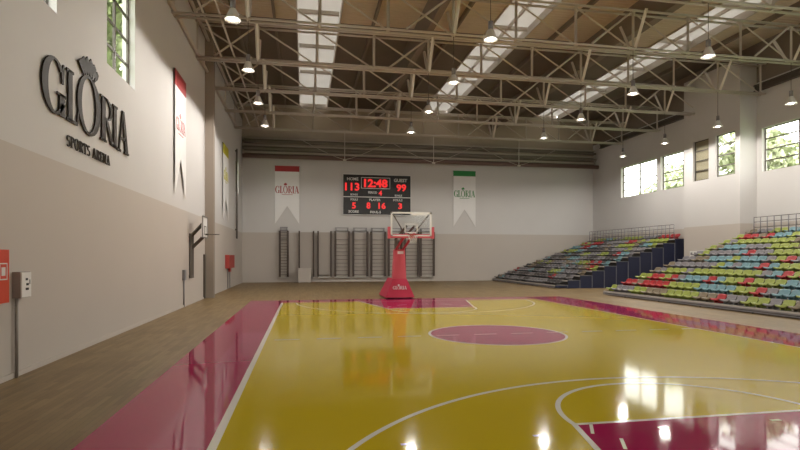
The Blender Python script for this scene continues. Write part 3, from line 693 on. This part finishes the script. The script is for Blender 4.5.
# ------------------------------------------------------------------ bleachers
NROW, X0, DX, Z0, DZ = 11, 11.08, .88, .22, .31
def bleacher(y0, y1, label, panel_y, low_panels):
    t = Thing('bleacher_stand', ((X0+20)/2, (y0+y1)/2, 0), label, 'bleachers')
    for k in range(NROW):
        x = X0+DX*k; z = Z0+DZ*k; xe = min(x+DX+.06, 20.8)
        if y1 > PY0 and y0 < PY0+1 and xe > PX0-.02 and False: pass
        tr = t.part(MB().box(x, xe, y0, y1, z-.05, z), 'platform', 'deck')
        t.part(MB().box(x-.02, x, y0, y1, z-.08, z+.005), 'nosing', 'fascia', tr)
        t.part(MB().box(x+.05, x+.07, y0, y1, max(z-DZ, .06), z-.05), 'riser', 'under', tr)
        fm = MB(); y = y0+.4
        while y < y1: fm.box(x+.12, x+.18, y, y+.05, .0, z-.05); y += 2.6
        t.part(fm, 'support_leg', 'steel_dark', tr)
        if panel_y is not None: t.part(MB().box(x, min(x+DX, 20.8), panel_y-.03, panel_y, .0 if k else .05, z-.02), 'side_panel', 'navy')
        if panel_y is not None: t.part(MB().box(min(x+DX, 20.8)-.05, min(x+DX, 20.8), panel_y-.05, panel_y-.03, .0, z-.02).box(x-.02, min(x+DX, 20.8), panel_y-.05, panel_y, z-.03, z+.01), 'panel_edge', 'navy_edge')
    fr = MB()
    for z in (.04, .115): fr.box(X0-.05, X0-.03, y0, y1, z, z+.05)
    t.part(fr, 'front_rail', 'grey')
    wh = MB(); y = y0+1
    while y < y1: wh.tube((X0+.0, y, .03), (X0+.05, y, .03), .03, 10); y += 2.6
    t.part(wh, 'roller', 'black')
    # guard rail along the top row
    xr = X0+DX*(NROW-1)+.02; zr = Z0+DZ*(NROW-1)
    for h in (.42, .72, .98): t.part(MB().tube((xr, y0+.1, zr+h), (xr, y1-.75, zr+h), .02, 6), 'guard_rail', 'steel_dark')
    n = int((y1-y0-.85)/.42)
    for i in range(n+1):
        y = y0+.1+(y1-y0-.85)*i/n
        t.part(MB().tube((xr, y, zr), (xr, y, zr+1.0), .028, 6), 'rail_post', 'grey')
    return t
b1 = bleacher(-3.0, 12.92, 'nearer bleacher block of brightly coloured seats along the right wall', None, False)
b2 = bleacher(18.6, 30.3, 'farther bleacher block with navy stepped side panels in the far right corner', 18.6, True)
for k, y in ((0, 20.4), (1, 20.4), (2, 20.4), (3, 20.4)):
    x = X0+DX*k+.3; z = Z0+DZ*k
    b2.part(MB().path([(x, y, z), (x, y, z+.95), (x+.5, y, z+1.1), (x+.5, y, z+.3)], .018, 6), 'handrail', 'grey')

def seat_mesh(m):
    mb = MB()
    # bucket shell: pan, rolled front lip, low reclined back with rounded top, side wings, foot
    W2 = .225
    prof = [(-.20, .115), (-.19, .15), (-.10, .14), (.06, .125), (.13, .15), (.17, .23), (.205, .335), (.23, .355)]
    ny = 6; grid = []
    for x, z in prof:
        row = []
        for j in range(ny+1):
            f = -1+2*j/ny; up = .035*abs(f)**3*(1 if x < .15 else 0); bk = -.03*f*f if x > .12 else 0; dn = -.03*abs(f)**4 if z > .33 else 0
            row.append((x+bk, W2*f, z+up+dn))
        grid.append(row)
    V = [[mb.b.verts.new(p) for p in r] for r in grid]; V2 = [[mb.b.verts.new((p[0]+.015, p[1], p[2]-.022)) for p in r] for r in grid]
    nx = len(prof)
    for i in range(nx-1):
        for j in range(ny):
            mb.b.faces.new((V[i][j], V[i+1][j], V[i+1][j+1], V[i][j+1])); mb.b.faces.new((V2[i][j], V2[i][j+1], V2[i+1][j+1], V2[i+1][j]))
    for i in range(nx-1):
        mb.b.faces.new((V[i][0], V2[i][0], V2[i+1][0], V[i+1][0])); mb.b.faces.new((V[i][ny], V[i+1][ny], V2[i+1][ny], V2[i][ny]))
    for j in range(ny):
        mb.b.faces.new((V[0][j], V[0][j+1], V2[0][j+1], V2[0][j])); mb.b.faces.new((V[-1][j], V2[-1][j], V2[-1][j+1], V[-1][j+1]))
    mb.box(-.10, .12, -.12, -.08, 0, .115).box(-.10, .12, .08, .12, 0, .115)
    bmesh.ops.recalc_face_normals(mb.b, faces=mb.b.faces)
    me = bpy.data.meshes.new('stadium_seat'); mb.b.to_mesh(me); mb.b.free(); me.materials.append(M[m])
    return me
SM = {k: seat_mesh(k) for k in SEAT}
PITCH = .50
cand = []
cx, cy = cam.location.x, cam.location.y
def colour_run(rd, wts):
    c = None
    while True:
        if c is None or rd.random() > .36: c = rd.choices(list(wts), list(wts.values()))[0]
        yield c
vis_lim = [1.5+.87*k for k in range(NROW)]       # how near each row is still inside the picture
for k in range(NROW):
    rd = random.Random(100+k); run = colour_run(rd, {'lime green': .31, 'light blue': .2, 'red': .18, 'grey': .2, 'taupe': .11})
    y = 12.92-.28; i = 0
    while y > -2.8:
        x = X0+DX*k+.30
        cand.append(('near', k, i, x, y, Z0+DZ*k, next(run), y > vis_lim[k]-.6)); y -= PITCH; i += 1
    up = k/(NROW-1)
    rd = random.Random(300+k); run = colour_run(rd, {'lime green': .02+.3*up, 'light blue': .03+.17*up, 'red': .01+.14*up, 'grey': .4-.2*up, 'dark grey': .5-.45*up, 'taupe': .12})
    y = 18.6+.30; i = 0
    while y < 30.1:
        x = X0+DX*k+.30; cand.append(('far', k, i, x, y, Z0+DZ*k, next(run), True)); y += PITCH; i += 1
ind = [c for c in cand if c[7]]
ind.sort(key=lambda c: (c[3]-cx)**2+(c[4]-cy)**2)
single, rest = ind[:300], ind[300:]+[c for c in cand if not c[7]]
for blk, k, i, x, y, z, col, _ in single:
    o = bpy.data.objects.new('stadium_seat', SM[col]); C.objects.link(o); o.location = (x, y, z)
    if blk == 'near': l = '%s seat, %s from far end in row %s of the nearer bleacher block' % (col, ORD[i], ['one','two','three','four','five','six','seven','eight','nine','ten','eleven'][k])
    else: l = '%s seat, %s from navy panels in row %s of the farther bleacher block' % (col, ORD[i], ['one','two','three','four','five','six','seven','eight','nine','ten','eleven'][k])
    tag(o, l, 'seat', 'plastic seats on the bleachers')
b = bmesh.new(); cols = list(SEAT)
for blk, k, i, x, y, z, col, _ in rest:
    n0 = len(b.verts); nf = len(b.faces); b.from_mesh(SM[col]); b.verts.ensure_lookup_table(); b.faces.ensure_lookup_table()
    for v in b.verts[n0:]: v.co += Vector((x, y, z))
    for f in b.faces[nf:]: f.material_index = cols.index(col)
me = bpy.data.meshes.new('stadium_seats'); b.to_mesh(me); b.free()
for c in cols: me.materials.append(M[c])
o = bpy.data.objects.new('stadium_seat_mass', me); C.objects.link(o)
tag(o, 'remaining plastic seats filling the back of the farther bleacher block', 'seats', None, 'stuff')
